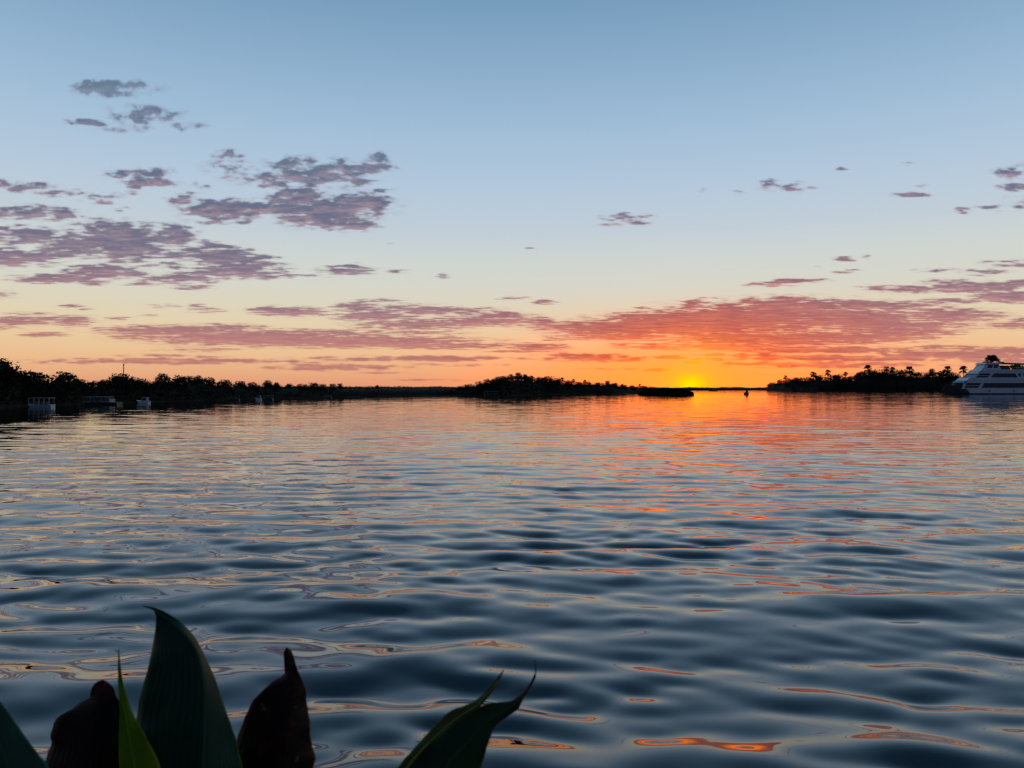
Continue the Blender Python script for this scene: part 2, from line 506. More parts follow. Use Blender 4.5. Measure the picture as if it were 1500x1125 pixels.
# ------------------------------------------------------------------ water
def build_water():
    az_d = np.arange(-44, 44.001, 0.068)
    az_c1 = -44 - np.cumsum(np.linspace(.1, 6, 45))[::1]
    az_c2 = 44 + np.cumsum(np.linspace(.1, 6, 45))
    az_c1 = az_c1[az_c1 > -179]
    az_c2 = az_c2[az_c2 < 179]
    A = np.radians(np.concatenate([az_c1[::-1], az_d, az_c2]))
    rr = [1.2]
    while rr[-1] < 2400:
        rr.append(rr[-1] * 1.0035 + .003)
    rr += [3200, 4500, 7000, 12000, 20000]
    rr = np.array(rr)
    a, r = np.meshgrid(A, rr)
    x = r * np.sin(a)
    y = r * np.cos(a)
    dr = np.maximum(np.gradient(rr), 1e-3)[:, None]
    dra = r * np.gradient(A)[None, :]
    X, Y, Z = x.copy(), y.copy(), np.zeros_like(x)
    g = np.random.default_rng(23)
    waves = []
    N = 80
    for i in range(N):
        lam = 0.34 * (8.0 / 0.34) ** ((i + g.random()) / N)
        base_dir, spr = (96, 9) if g.random() < .58 else (72, 12)      # two crossing trains
        th = R(base_dir + g.normal(0, spr if lam > .8 else spr * 1.7))
        s = 0.0175
        if lam > 1.5:
            s *= (1.5 / lam) ** 1.1
        if lam < .8:
            s *= (lam / .8) ** 1.0
        waves.append((lam, th, s, g.random() * 6.283))
    # gentle long gusts change the height of the chop from place to place
    gust = np.clip(1.0 + .55 * fbm(x / 14 + 3, y / 11, 3, 77), .45, 1.6)
    gust2 = np.clip(1.0 + .9 * fbm(x / 5 + 9, y / 4, 3, 83), .15, 1.9)
    off = np.abs(y) + .25 * np.abs(x) + 4.5 * fbm(x / 9, y / 9, 3, 91)      # metres off the near bank
    shelter = np.interp(off, [8, 14, 21, 30, 60, 200], [1.48, 1.42, 1.0, .66, .48, .46])
    gust = gust * shelter
    gust2 = gust2 * shelter
    for lam, th, s, ph in waves:
        k = 2 * math.pi / lam
        lod = np.clip((lam / np.maximum(dr, dra * .6) - 3.0) / 4.0, 0, 1)
        rows = np.where(lod.max(axis=1) > 0)[0]
        if not len(rows):
            continue
        n = rows[-1] + 1
        amp = s / k * lod[:n] * (gust2[:n] if lam < .9 else gust[:n])
        p = k * (x[:n] * math.cos(th) + y[:n] * math.sin(th)) + ph
        Z[:n] += amp * np.sin(p)
        c = np.cos(p) * amp * .9
        X[:n] -= c * math.cos(th)
        Y[:n] -= c * math.sin(th)
    ny, nx = x.shape
    idx = np.arange(ny * nx).reshape(ny, nx)
    f = np.stack([idx[:-1, :-1], idx[:-1, 1:], idx[1:, 1:], idx[1:, :-1]], -1).reshape(-1, 4)[:, ::-1]
    close = np.stack([idx[:-1, -1], idx[:-1, 0], idx[1:, 0], idx[1:, -1]], -1)[:, ::-1]
    f = np.concatenate([f, close])
    me = raw_mesh('water', np.stack([X, Y, Z], -1).reshape(-1, 3), f, 4, smooth=True)
    m = bpy.data.materials.new('river_water')
    m.use_nodes = True
    t = NT(m.node_tree)
    b = t.n['Principled BSDF']
    b.inputs['Base Color'].default_value = (.001, .009, .013, 1)
    b.inputs['Roughness'].default_value = .02
    b.inputs['IOR'].default_value = 1.68
    ge = t.n.new('ShaderNodeNewGeometry')
    P = ge.outputs['Position']
    px, py, pz = t.sep(P)
    dist = t.vm('LENGTH', P)
    flat = t.comb(t.m('MULTIPLY', px, .45), py, 0.0)
    nz1 = t.noise(flat, 7.0, 3, .6, color=True)
    nz2 = t.noise(flat, 1.6, 3, .55, color=True)
    nz3 = t.noise(flat, .35, 3, .6, color=True)
    patch = t.rng(t.noise(t.comb(t.m('MULTIPLY', px, .35), py, 0.0), .055, 3, .6), .36, .64, .30, 1.35)
    a1 = t.rng(dist, 8, 60, .035, .075)
    a2 = t.rng(dist, 20, 110, .0, .10)
    a3 = t.rng(dist, 70, 400, .0, .12)
    sm = None
    for nz, am in ((nz1, a1), (nz2, a2), (nz3, a3)):
        q = t.vm('SCALE', t.vm('SUBTRACT', nz, (.5, .5, .5)), s=am)
        sm = q if sm is None else t.vm('ADD', sm, q)
    sm = t.vm('SCALE', t.vm('MULTIPLY', sm, (.55, 1.0, 0.0)), s=patch)
    t.put(b.inputs['Normal'], t.vm('NORMALIZE', t.vm('ADD', ge.outputs['Normal'], sm)))
    o = link('water', me, m)
    tag(o, kind='structure')


build_water()


# ------------------------------------------------------------------ shores
def dist_of(py):
    return 3336.0 / (py - HY)


def at(px, D, z=0.0):
    return Vector(((px - CX) / F * D, D, z))


LEFT_SHORE = [(-260, 606), (-90, 600), (0, 597), (30, 594.8), (100, 593), (150, 590.8), (220, 589), (300, 586.5), (370, 584.8), (470, 582.4), (560, 580.8), (640, 579.3), (712, 578.4)]
LEFT_TOP = [(-260, 535), (-60, 530), (0, 525), (12, 529), (22, 540), (50, 546), (60, 553), (75, 557), (84, 551), (96, 546), (108, 548), (120, 558), (150, 558), (160, 553), (172, 549), (200, 554), (220, 557), (235, 550), (262, 552), (296, 552),
            (305, 555), (330, 558), (370, 562), (386, 564), (393, 558), (406, 562), (416, 567), (423, 563), (450, 564), (470, 564.5), (500, 564), (505, 565.3), (712, 565.6)]
MID_SHORE = [(655, 578.9), (690, 579.6), (735, 579.9), (800, 578), (850, 577.2), (900, 576.8), (962, 575.4)]
MID_TOP = [(655, 567.5), (680, 566), (690, 563), (705, 560), (715, 556), (735, 552), (760, 548), (780, 551), (800, 553), (830, 556), (850, 559), (890, 560), (905, 563), (930, 565), (962, 566)]
RIGHT_SHORE = [(1123, 572.2), (1160, 572.6), (1250, 572.6), (1380, 572.5), (1500, 572.5), (1700, 572.7), (1950, 573)]
RIGHT_TOP = [(1123, 567), (1131, 560), (1145, 557), (1165, 553.5), (1200, 552), (1250, 551), (1262, 545), (1280, 542), (1330, 543), (1345, 545), (1356, 549), (1365, 544), (1395, 546), (1404, 552), (1420, 556), (1445, 552), (1480, 546), (1500, 540), (1700, 538), (1950, 536)]
FAR_SHORE = [(-700, 571.6), (300, 571.8), (900, 571.9), (1020, 571.8), (1125, 571.6), (1500, 571.5), (2200, 571.4)]
FAR_TOP = [(-700, 564), (300, 565), (640, 565.6), (900, 566), (960, 566.2), (1000, 566.6), (1020, 565.8), (1040, 566.6), (1060, 566), (1080, 566), (1105, 566.8), (1125, 566.2), (1300, 565.5), (2200, 565)]


def ip(tab, x):
    return float(np.interp(x, [p[0] for p in tab], [p[1] for p in tab]))


def land(name, shore, depth, label=None, both=False):
    """bank rising gently away from the water"""
    x0, x1 = shore[0][0], shore[-1][0]
    cols = np.linspace(x0, x1, 90)
    prof = [(-.035, -1.5), (0.0, -.05), (.006, .25), (.03, .7), (.12, 1.2), (depth * .7, 1.6), (depth, -1.5 if both else 2.0)]
    vs = []
    for i, c in enumerate(cols):
        D = dist_of(ip(shore, c))
        e = min(1.0, min(i, len(cols) - 1 - i) / 5 + .02) if both else 1.0
        for q, z in prof:
            wob = 1 + .004 * math.sin(c * .13) + .003 * math.sin(c * .41 + 1)
            vs.append(at(c, D * (1 + q * (e if q > 0 else 1)) * wob, z * e if z > 0 else z))
    n = len(prof)
    fs = [(i * n + j, (i + 1) * n + j, (i + 1) * n + j + 1, i * n + j + 1) for i in range(len(cols) - 1) for j in range(n - 1)]
    me = bpy.data.meshes.new(name)
    me.from_pydata([tuple(v) for v in vs], [], fs)
    for p in me.polygons:
        p.use_smooth = True
    o = link(name, me, M['soil'])
    tag(o, kind='structure')


land('river_bank', LEFT_SHORE, .9)
land('island', MID_SHORE, .25, both=True)
land('wooded_island', RIGHT_SHORE, .25, both=True)
land('far_shore', FAR_SHORE, .6)


def cards(P, size, up=.35, rng=RNG):
    """leaf sprays: little pointed quads at the points P"""
    n = len(P)
    size = np.broadcast_to(size, (n,))[:, None]
    a = rng.normal(size=(n, 3))
    a /= np.linalg.norm(a, axis=1, keepdims=True)
    b = rng.normal(size=(n, 3))
    b = np.cross(a, b)
    b /= np.linalg.norm(b, axis=1, keepdims=True)
    l = size * rng.uniform(.6, 1.3, (n, 1))
    w = size * rng.uniform(.35, .7, (n, 1))
    v = np.stack([P - a * l, P - b * w + a * l * .1, P + a * l, P + b * w + a * l * .1], 1).reshape(-1, 3)
    f = np.arange(4 * n).reshape(-1, 4)
    return v, f


def wood(name, shore, top, n, frac, label, back=.12, cs=.10):
    """undergrowth and crowded crowns that nobody could count"""
    x0, x1 = shore[0][0], shore[-1][0]
    rng = np.random.default_rng(len(name) * 7)
    px = rng.uniform(x0, x1, n)
    D0 = 3336.0 / (np.interp(px, [p[0] for p in shore], [p[1] for p in shore]) - HY)
    tp = np.interp(px, [p[0] for p in top], [p[1] for p in top])
    H = (CH + (HY - tp) / F * D0) * frac
    H = H * (1 + .16 * perlin(px / 13.0, px * 0 + 3.3, 4) + .10 * perlin(px / 5.0, px * 0 + 9.1, 5))
    dep = rng.random(n) ** 1.5
    D = D0 * (1.004 + back * dep)
    zz = rng.random(n) ** .75
    rise = .35 + .65 * np.clip(dep * 3, 0, 1) ** .5       # lower at the waterline
    z = H * zz * rise
    P = np.stack([(px - CX) / F * D, D, z + .1], -1)
    v, f = cards(P, cs * H * .55 + .05, rng=rng)
    # lumpy inner mass
    cols = np.arange(x0, x1 + 1, max(1.0, (x1 - x0) / 700))
    Dc = 3336.0 / (np.interp(cols, [p[0] for p in shore], [p[1] for p in shore]) - HY)
    tc_ = np.interp(cols, [p[0] for p in top], [p[1] for p in top])
    Hc = (CH + (HY - tc_) / F * Dc) * frac * (.86 + .16 * perlin(cols / 9.0, cols * 0 + 1.3, 14))
    vs, rows = [], [(1.012, -.2), (1.012, .30), (1.025, .62), (1.05, .9), (1 + back * .8, .95), (1 + back, -.2)]
    for j, (q, h) in enumerate(rows):
        hh = np.where(h > 0, Hc * h * (1 + .08 * perlin(cols / 4.0, cols * 0 + j * 5.1, 30 + j)), -.3)
        Dj = Dc * (q + .004 * perlin(cols / 6.0, cols * 0 + j, 40))
        vs.append(np.stack([(cols - CX) / F * Dj, Dj, hh], -1))
    cv = np.concatenate(vs)
    nc = len(cols)
    cf = np.array([(j * nc + i, j * nc + i + 1, (j + 1) * nc + i + 1, (j + 1) * nc + i) for j in range(len(rows) - 1) for i in range(nc - 1)])
    me = raw_mesh(name, np.concatenate([v, cv]), np.concatenate([f, cf + len(v)]), 4)
    o = link(name, me, M['foliage'])
    tag(o, label, 'woodland', kind='stuff')


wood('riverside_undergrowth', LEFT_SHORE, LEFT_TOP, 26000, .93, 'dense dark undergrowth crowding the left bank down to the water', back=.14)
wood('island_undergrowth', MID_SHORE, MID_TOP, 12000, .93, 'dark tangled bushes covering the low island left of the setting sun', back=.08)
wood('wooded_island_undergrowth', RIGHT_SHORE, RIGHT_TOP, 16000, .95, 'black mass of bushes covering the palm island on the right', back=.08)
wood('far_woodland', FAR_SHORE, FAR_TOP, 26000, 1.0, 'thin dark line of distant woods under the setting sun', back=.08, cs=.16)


# ------------------------------------------------------------------ trees
def crown_mesh(seed, flat=.62, n=1700):
    g = np.random.default_rng(seed)
    blobs = []
    nb = int(g.integers(8, 13))
    for i in range(nb):
        a = g.uniform(0, 6.283)
        rr = .36 * math.sqrt(g.random())
        z = .50 + g.uniform(-.20, .24) * (1 - rr)
        s = g.uniform(.16, .27)
        blobs.append((rr * math.cos(a), rr * math.sin(a), z, s))
    blobs.append((0, 0, .72, .22))
    P = []
    for (bx, by, bz, s) in blobs:
        k = int(n / len(blobs))
        q = g.normal(size=(k, 3))
        q /= np.linalg.norm(q, axis=1, keepdims=True)
        q *= (g.random((k, 1)) ** .30) * s * (1 + .25 * g.normal(size=(k, 1)) * .5)
        q[:, 2] *= flat + .1
        P.append(q + (bx, by, bz))
    P = np.concatenate(P)
    top = np.quantile(P[:, 2], .985)
    P = P[P[:, 2] < top]
    bot = np.quantile(P[:, 2], .01)
    P[:, 2] = (P[:, 2] - bot) / (top - bot)
    P[:, :2] *= .5 / np.quantile(np.abs(P[:, 0]), .98)
    v, f = cards(P, .036 + .030 * g.random(len(P)), rng=g)
    me = raw_mesh('crown', v, f, 4)
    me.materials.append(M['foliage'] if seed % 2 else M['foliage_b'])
    return me, blobs


def trunk_mesh(blobs, seed):
    g = random.Random(seed)
    mb = MB()
    lean = g.uniform(-.04, .04)
    mb.tube([(0, 0, -.03), (lean * .3, 0, .12), (lean, lean, .30), (lean * 1.4, 0, .62)], [.035, .028, .022, .010], 7)
    for (bx, by, bz, s) in blobs[:6]:
        mb.tube([(lean * .6, 0, .2 + g.random() * .1), (bx * .5, by * .5, bz * .75), (bx, by, bz)], [.014, .010, .004], 5)
    me = bpy.data.meshes.new('trunk')
    me.from_pydata(mb.v, [], mb.f)
    me.materials.append(M['bark'])
    return me


PROTO = []
for sd in range(1, 8):
    cm, bl = crown_mesh(sd, n=1500)
    PROTO.append((cm, trunk_mesh(bl, sd)))


def palm_meshes(seed):
    g = random.Random(seed)
    mb = MB()
    b = g.uniform(-.05, .05)
    tp = (b, 0, .86)
    mb.tube([(0, 0, -.02), (b * .2, 0, .3), (b * .6, 0, .6), tp], [.020, .014, .015, .012], 8)
    cm = MB()
    for i in range(46):
        a = i * 2.39996 + g.uniform(-.2, .2)
        elv = g.uniform(-.75, 1.4)
        L = g.uniform(.085, .12)
        dr = Vector((math.cos(a) * math.cos(elv), math.sin(a) * math.cos(elv), math.sin(elv)))
        o = Vector(tp)
        p1 = o + dr * L * .55
        side = dr.cross(Vector((0, 0, 1)))
        if side.length < .05:
            side = Vector((1, 0, 0))
        side.normalize()
        nrm = side.cross(dr).normalized()
        st = .0035
        cm.add([o - side * st, o + side * st, p1 + side * st, p1 - side * st], [(0, 1, 2, 3)])
        for k in range(9):                      # fan of stiff leaflets
            w = (k - 4) / 4 * 1.25
            dd = (dr * math.cos(w) + side * math.sin(w)).normalized()
            e1 = p1 + dd * L * .50
            e2 = p1 + dd * L * .62 - Vector((0, 0, L * .16)) 
            s2 = dd.cross(nrm).normalized() * .0115
            cm.add([p1, p1 + (e1 - p1) * .5 + s2, e2, p1 + (e1 - p1) * .5 - s2], [(0, 1, 2, 3)])
    t = bpy.data.meshes.new('trunk')
    t.from_pydata(mb.v, [], mb.f)
    t.materials.append(M['bark'])
    c = bpy.data.meshes.new('crown')
    c.from_pydata([tuple(v) for v in cm.v], [], cm.f)
    c.materials.append(M['palm'])
    return c, t


PALMS = [palm_meshes(s) for s in (3, 8, 15)]


def tree(px, ytop, wpx, shore, label, group=None, behind=.03, kind='riverside_tree', k=None):
    D = dist_of(ip(shore, px)) * (1 + behind)
    H = CH + (HY - ytop) / F * D - .5
    Wd = wpx / F * D
    root = empty(kind, at(px, D, .5), random.uniform(0, 6.28))
    cm, tm = random.choice(PROTO) if k is None else PROTO[k]
    Wd *= 1.25
    ch = min(H * .86, Wd * .85)
    for nm, me in (('crown', cm), ('trunk', tm)):
        o = bpy.data.objects.new(nm, me)
        COL.objects.link(o)
        o.parent = root
        if nm == 'crown':
            o.location = (0, 0, H - ch)
            o.scale = (Wd, Wd, ch)
        else:
            o.scale = (Wd, Wd, H)
    tag(root, label, 'tree', group)
    return root


def palm(px, ytop, wpx, shore, label, group=None, behind=.05):
    D = dist_of(ip(shore, px)) * (1 + behind)
    H = CH + (HY - ytop) / F * D - .5
    Wd = 1.2 * wpx / F * D
    root = empty('palm_tree', at(px, D, .5), random.uniform(0, 6.28))
    cm, tm = random.choice(PALMS)
    for nm, me in (('crown', cm), ('trunk', tm)):
        o = bpy.data.objects.new(nm, me)
        COL.objects.link(o)
        o.parent = root
        if nm == 'crown':                        # crown scaled about the top of the stem
            s = Wd / .235 / H
            s = s
            o.scale = (s, s, s)
            o.location = (0, 0, .86 * (1 - s) + (.94 - .86) * (1 - s) * .8)
            tipx = np.mean([v.co.x for v in me.vertices])
            o.location.x = tipx * (1 - s)
    root.scale = (H / .97,) * 3
    tag(root, label, 'palm tree', group)
    return root


LG = 'dark trees crowded along the left bank'
ll = {2: 'tallest dark tree, rising at the far left edge of the left bank',
      96: 'rounded dark tree on the left bank, above the gap between two canopied boats',
      172: 'domed dark tree on the left bank, just left of the tall thin mast',
      192: 'low domed dark tree on the left bank, just right of the tall thin mast',
      238: 'highest dark crown of the left bank to the right of the mast',
      392: 'small pointed dark crown above the tiny white motorboat on the left bank',
      458: 'broad low crown near the right end of the bumpy left treeline',
      553: 'single tiny crown poking above the flat far end of the left bank'}
for px, yt, w in [(2, 525, 40), (34, 543, 40), (52, 545, 32), (74, 556, 28), (96, 545, 32), (118, 556, 24), (138, 558, 26), (154, 556, 18), (172, 547, 28), (192, 552, 26), (212, 555, 22), (238, 547.5, 24),
                  (262, 550, 24), (280, 551, 14), (291, 550, 12), (308, 553, 22), (328, 556, 22), (350, 558, 18), (370, 559.5, 20), (392, 556.5, 13), (405, 560, 12), (424, 562, 13), (440, 562.5, 18), (458, 560.5, 18),
                  (474, 562.5, 12), (488, 562, 9), (499, 561.6, 8), (553, 563.8, 5), (-38, 526, 50), (-85, 530, 50), (-140, 528, 60), (-200, 530, 60)]:
    if px in ll:
        tree(px, yt, w, LEFT_SHORE, ll[px], behind=.04)
    else:
        tree(px, yt, w, LEFT_SHORE, 'dark broadleaf tree crowded among others in the black treeline of the left bank', LG, behind=.03 + .03 * random.random())
MG = 'dark trees covering the low middle island'
ml = {760: 'highest dark tree at the middle of the low island left of the sun', 690: 'low dark tree at the left tip of the middle island'}
for px, yt, w in [(678, 565, 12), (690, 562.5, 14), (704, 558.5, 16), (716, 555, 16), (730, 551, 16), (740, 550.5, 14), (749, 548, 8), (760, 545.6, 11), (769, 548, 10), (778, 550, 10), (790, 552, 14), (803, 551, 16), (816, 554, 14),
                  (832, 557, 12), (849, 559, 12), (862, 559, 9), (876, 560, 14), (891, 557.5, 8), (899, 560.5, 12), (912, 562, 10), (926, 564, 10), (942, 565, 10)]:
    tree(px, yt, w, MID_SHORE, ml.get(px, 'dark broadleaf tree crowded among others on the low island left of the sun'), None if px in ml else MG, behind=.02 + .03 * random.random())
for px, yt, w, lb in [(824, 553, 6, 'first little palm head on the middle island right of its summit'), (841, 555, 5, 'second little palm head on the sloping right side of the middle island'),
                      (857, 556, 5, 'third little palm head on the sloping right side of the middle island'), (937, 562.5, 4, 'tiny palm head near the right tip of the middle island')]:
    palm(px, yt, w, MID_SHORE, lb)
RG = 'dark trees covering the palm island on the right'
rl = {1131: 'low rounded dark tree at the left tip of the palm island', 1365: 'narrow dark crown between the last palms left of the white ferry'}
for px, yt, w in [(1131, 560, 13), (1143, 556, 15), (1157, 554, 15), (1170, 552.5, 14), (1183, 552.5, 16), (1200, 549.5, 20), (1218, 549, 20), (1234, 548, 20), (1248, 550.5, 12), (1258, 545, 10), (1270, 542.5, 18), (1287, 541, 20), (1305, 541.5, 22),
                  (1322, 542, 20), (1342, 545, 14), (1356, 547, 10), (1365, 540, 11), (1381, 543, 20), (1395, 545, 14), (1404, 550, 12), (1420, 555, 18), (1440, 550, 18), (1466, 541, 18), (1493, 533, 16), (1512, 532, 24), (1550, 536, 30), (1600, 538, 34), (1660, 534, 40), (1740, 536, 40)]:
    tree(px, yt, w, RIGHT_SHORE, rl.get(px, 'dark broadleaf tree crowded among others on the palm island at the right'), None if px in rl else RG, behind=.015 + .04 * random.random())
for px, yt, w, lb in [(1150, 550, 6, 'small leftmost palm of the island on the right'), (1191, 544.5, 9, 'round headed palm, second from the left on the right island'),
                      (1213, 541.5, 8, 'palm with a flat narrow head, third from the left on the right island'), (1239, 544.5, 6, 'small palm above the middle of the right island'),
                      (1272, 535, 11, 'tallest umbrella shaped palm on the right island'), (1299, 536, 8, 'left one of two close palms above the middle of the right island'),
                      (1308, 537.5, 8, 'right one of two close palms above the middle of the right island'), (1333, 537, 12, 'broad black palm head right of the two close palms'),
                      (1386, 536.5, 11, 'bushy palm near the right end of the island, left of the ferry'), (1412, 536.5, 11, 'lone drooping palm right beside the bow of the white ferry'),
                      (1452, 521.5, 20, 'big palm whose head shows just above the roof of the white ferry'), (1482, 535, 13, 'low palm seen through the open top deck of the ferry')]:
    palm(px, yt, w, RIGHT_SHORE, lb)

# reed islet in front of the far shore
def reed_islet():
    g = np.random.default_rng(9)
    D = dist_of(579.0)
    x0, x1 = (938 - CX) / F * D, (1022 - CX) / F * D
    c, hw = (x0 + x1) / 2, (x1 - x0) / 2
    me = MB()
    n = 40
    vs = [(c, D + 6, .5)]
    rings = [(.75, .5), (.93, .35), (1.0, .02), (1.02, -.6)]
    for s, z in rings:
        vs += [(c + hw * s * math.cos(a) * (1 + .03 * math.sin(5 * a)), D + 6 + 6 * s * math.sin(a), z) for a in [2 * math.pi * i / n for i in range(n)]]
    fs = [(0, 1 + i, 1 + (i + 1) % n) for i in range(n)]
    for r_ in range(len(rings) - 1):
        fs += [(1 + r_ * n + i, 1 + (r_ + 1) * n + i, 1 + (r_ + 1) * n + (i + 1) % n, 1 + r_ * n + (i + 1) % n) for i in range(n)]
    me.add(vs, fs)
    o = me.build('islet', M['soil'])
    tag(o, kind='structure')
    k = 9000
    a = g.uniform(0, 6.283, k)
    rr = np.sqrt(g.random(k))
    X = c + hw * .99 * rr * np.cos(a)
    Y = D + 6 + 5.8 * rr * np.sin(a)
    Hh = 3.3 * (1 - .8 * np.abs((X - c) / hw) ** 5) * (1 + .25 * perlin(X / 2.2, X * 0 + 2, 3)) * g.uniform(.5, 1.0, k)
    lean = g.normal(0, .22, (k, 2)) * Hh[:, None]
    w = g.uniform(.04, .10, k)
    base = np.stack([X, Y, np.full(k, .05)], -1)
    tip = np.stack([X + lean[:, 0], Y + lean[:, 1] * .4, .05 + Hh], -1)
    an = g.uniform(0, 3.14, k)
    sd = np.stack([np.cos(an) * w, np.sin(an) * w, np.zeros(k)], -1)
    mid = (base * .45 + tip * .55)
    v = np.stack([base - sd, base + sd, mid + sd * 1.3, tip, mid - sd * 1.3], 1).reshape(-1, 3)
    o = link('reeds', raw_mesh('reeds', v, np.arange(5 * k).reshape(-1, 5), 5), M['reed'])
    tag(o, 'low dark reed bed on the islet right under the setting sun', 'reeds', kind='stuff')


reed_islet()

# ------------------------------------------------------------------ mast above the left trees
D = 250
mroot = empty('radio_mast', at(181, D, 1.2))
tag(mroot, 'tall thin mast rising above the dark trees of the left bank', 'mast')
H = CH + (HY - 533.5) / F * D - 1.2
mb = MB(); mb.tube([(0, 0, -1), (0, 0, H * .5), (0, 0, H)], [.20, .16, .13], 10); mb.build('pole', M['mast'], mroot)
mb = MB(); mb.box((-.6, -.6, -.6), (.6, .6, .1)); mb.build('base', M['grey'], mroot)
mb = MB(); mb.box((-.15, -.15, H - .5), (.15, .15, H + .05)); mb.build('antenna', M['mast'], mroot)


# ------------------------------------------------------------------ boats
def hull_mesh(L, Wd, H, draft=.3, bow=.18, n=14, flat=.0):
    """x from 0 (bow) to L; sheer rises to the bow"""
    mb = MB()
    secs = []
    for i in range(n + 1):
        t = i / n
        w = Wd / 2 * min(1.0, (t / bow) ** .6 if t < bow else 1.0) * (1 - .08 * max(0, t - .8) / .2) + .01
        h = H * (1 + .35 * max(0, 1 - t / .4) ** 2 * (1 - flat))
        xk = L * t
        zk = -draft * min(1, t / (bow * .8) + .05)
        secs.append([(xk - (0), -w, h), (xk + (bow * L * .35) * (1 - t) ** 4, -w * .82, 0), (xk + (bow * L * .45) * (1 - t) ** 4, 0, zk),
                     (xk + (bow * L * .35) * (1 - t) ** 4, w * .82, 0), (xk, w, h)])
    vs = [p for s in secs for p in s]
    fs = []
    for i in range(n):
        for j in range(4):
            fs.append((i * 5 + j, i * 5 + j + 1, (i + 1) * 5 + j + 1, (i + 1) * 5 + j))
        fs.append((i * 5 + 4, i * 5, (i + 1) * 5, (i + 1) * 5 + 4))
    fs.append((0, 4, 3, 2, 1))
    fs.append(tuple(n * 5 + j for j in range(5)))
    mb.add(vs, fs)
    return mb


def canopy_boat(px0, px1, pyw, ytop, hull_m, roof_m, label, hfrac=.35, roof0=0.04, roof1=.98, posts=6, group=None, cabin=None, seats=True):
    D = dist_of(pyw)
    L = (px1 - px0) / F * D
    Ht = (pyw - ytop) / F * D
    Wd = max(1.2, min(L * .38, 3.2))
    root = empty('canopy_boat', at(px0, D + Wd / 2, 0))
    tag(root, label, 'boat', group)
    hh = Ht * hfrac
    hull_mesh(L, Wd, hh, bow=.14, flat=.6).build('hull', hull_m, root)
    rf = MB()
    x0, x1 = L * roof0, L * roof1
    th = max(.05, Ht * .05)
    rf.prism([(x0, Ht - th), (x1, Ht - th), (x1 - .02 * L, Ht), (x0 + .02 * L, Ht)], -Wd / 2, Wd / 2)
    rf.build('canopy', roof_m, root)
    pr = max(.022, Ht * .014)
    for i in range(posts):
        for s in (-1, 1):
            x = x0 + L * .04 + (x1 - x0 - .08 * L) * i / (posts - 1)
            p = MB(); p.tube([(x, s * Wd * .45, hh * .9), (x, s * Wd * .45, Ht - th)], pr, 6); p.build('post', M['white'] if hull_m != M['hull_dark'] else M['grey'], root)
    for s in (-1, 1):
        p = MB()
        p.tube([(x0 + L * .03, s * Wd * .45, hh + (Ht - hh) * .38), (x1 - L * .03, s * Wd * .45, hh + (Ht - hh) * .38)], pr * .8, 6)
        p.build('rail', M['grey'], root)
    if seats:
        for i in range(3):
            x = x0 + L * (.2 + .22 * i)
            p = MB()
            p.box((x, -Wd * .3, hh * .8), (x + L * .07, Wd * .3, hh + (Ht - hh) * .12))
            p.box((x + L * .06, -Wd * .3, hh + (Ht - hh) * .121), (x + L * .075, Wd * .3, hh + (Ht - hh) * .36))
            p.build('bench', M['darkcanvas'], root)
    if cabin:
        a, b, zt = cabin
        p = MB()
        p.prism([(L * a, hh * .9), (L * b, hh * .9), (L * b, hh + (Ht - hh) * zt), (L * (a + .04), hh + (Ht - hh) * zt)], -Wd * .4, Wd * .4)
        cb = p.build('cabin', M['grey'], root)
        p = MB()
        p.box((L * (a + .06), -Wd * .405 - .01, hh + (Ht - hh) * zt * .5), (L * (b - .03), -Wd * .402, hh + (Ht - hh) * zt * .88))
        p.build('window', M['glass'], cb)
    return root


def small_boat(px0, px1, pyw, ytop, hull_m, label, group=None, top='cabin'):
    D = dist_of(pyw)
    L = (px1 - px0) / F * D
    Ht = (pyw - ytop) / F * D
    Wd = max(1.0, min(L * .45, 2.6))
    root = empty('motorboat', at(px0, D + Wd / 2, 0))
    tag(root, label, 'boat', group)
    hh = Ht * .42
    hull_mesh(L, Wd, hh, bow=.3).build('hull', hull_m, root)
    p = MB()
    p.prism([(L * .38, hh * .9), (L * .86, hh * .9), (L * .84, Ht * .92), (L * .50, Ht * .92)], -Wd * .36, Wd * .36)
    cb = p.build('cabin', M['canvas'] if hull_m != M['hull_dark'] else M['hull_dark'], root)
    p = MB()
    p.prism([(L * .52, hh * 1.25), (L * .80, hh * 1.25), (L * .79, Ht * .84), (L * .56, Ht * .84)], -Wd * .375, -Wd * .362)
    p.build('window', M['glass'], cb)
    p = MB()
    p.prism([(L * .44, Ht * .925), (L * .90, Ht * .925), (L * .88, Ht), (L * .48, Ht)], -Wd * .42, Wd * .42)
    p.build('roof', M['canvas'] if hull_m != M['hull_dark'] else M['darkcanvas'], root)
    p = MB()
    p.box((L * .985, -.18, hh * .3), (L * 1.04, .18, hh * 1.2))
    p.build('outboard_engine', M['grey'], root)
    return root


canopy_boat(41, 78, 597.0, 582.6, M['cyan'], M['canvas'], 'white pontoon boat with a flat canopy on posts moored at the left bank', hfrac=.30, posts=5, roof0=.10)
canopy_boat(122, 176, 593.2, 581.3, M['hull_dark'], M['canvas'], 'long dark tour boat under a pale flat awning moored by the left bank', hfrac=.32, posts=7, roof1=.76, cabin=(.52, .80, .62))
small_boat(200, 219, 591.2, 582.0, M['white'], 'small white cabin motorboat moored right of the long tour boat', top='cabin')
canopy_boat(334, 351, 586.6, 580.0, M['hull_dark'], M['darkcanvas'], 'small dark boat with dull canopy by left bank, left of tiny white motorboat', posts=4)
small_boat(374, 383, 586.0, 579.6, M['white'], 'tiny white motorboat under the small pointed crown of the left bank')
canopy_boat(386, 400, 585.4, 579.4, M['hull_dark'], M['canvas'], 'dark boat with a thin pale canopy just right of the tiny white motorboat', posts=4)
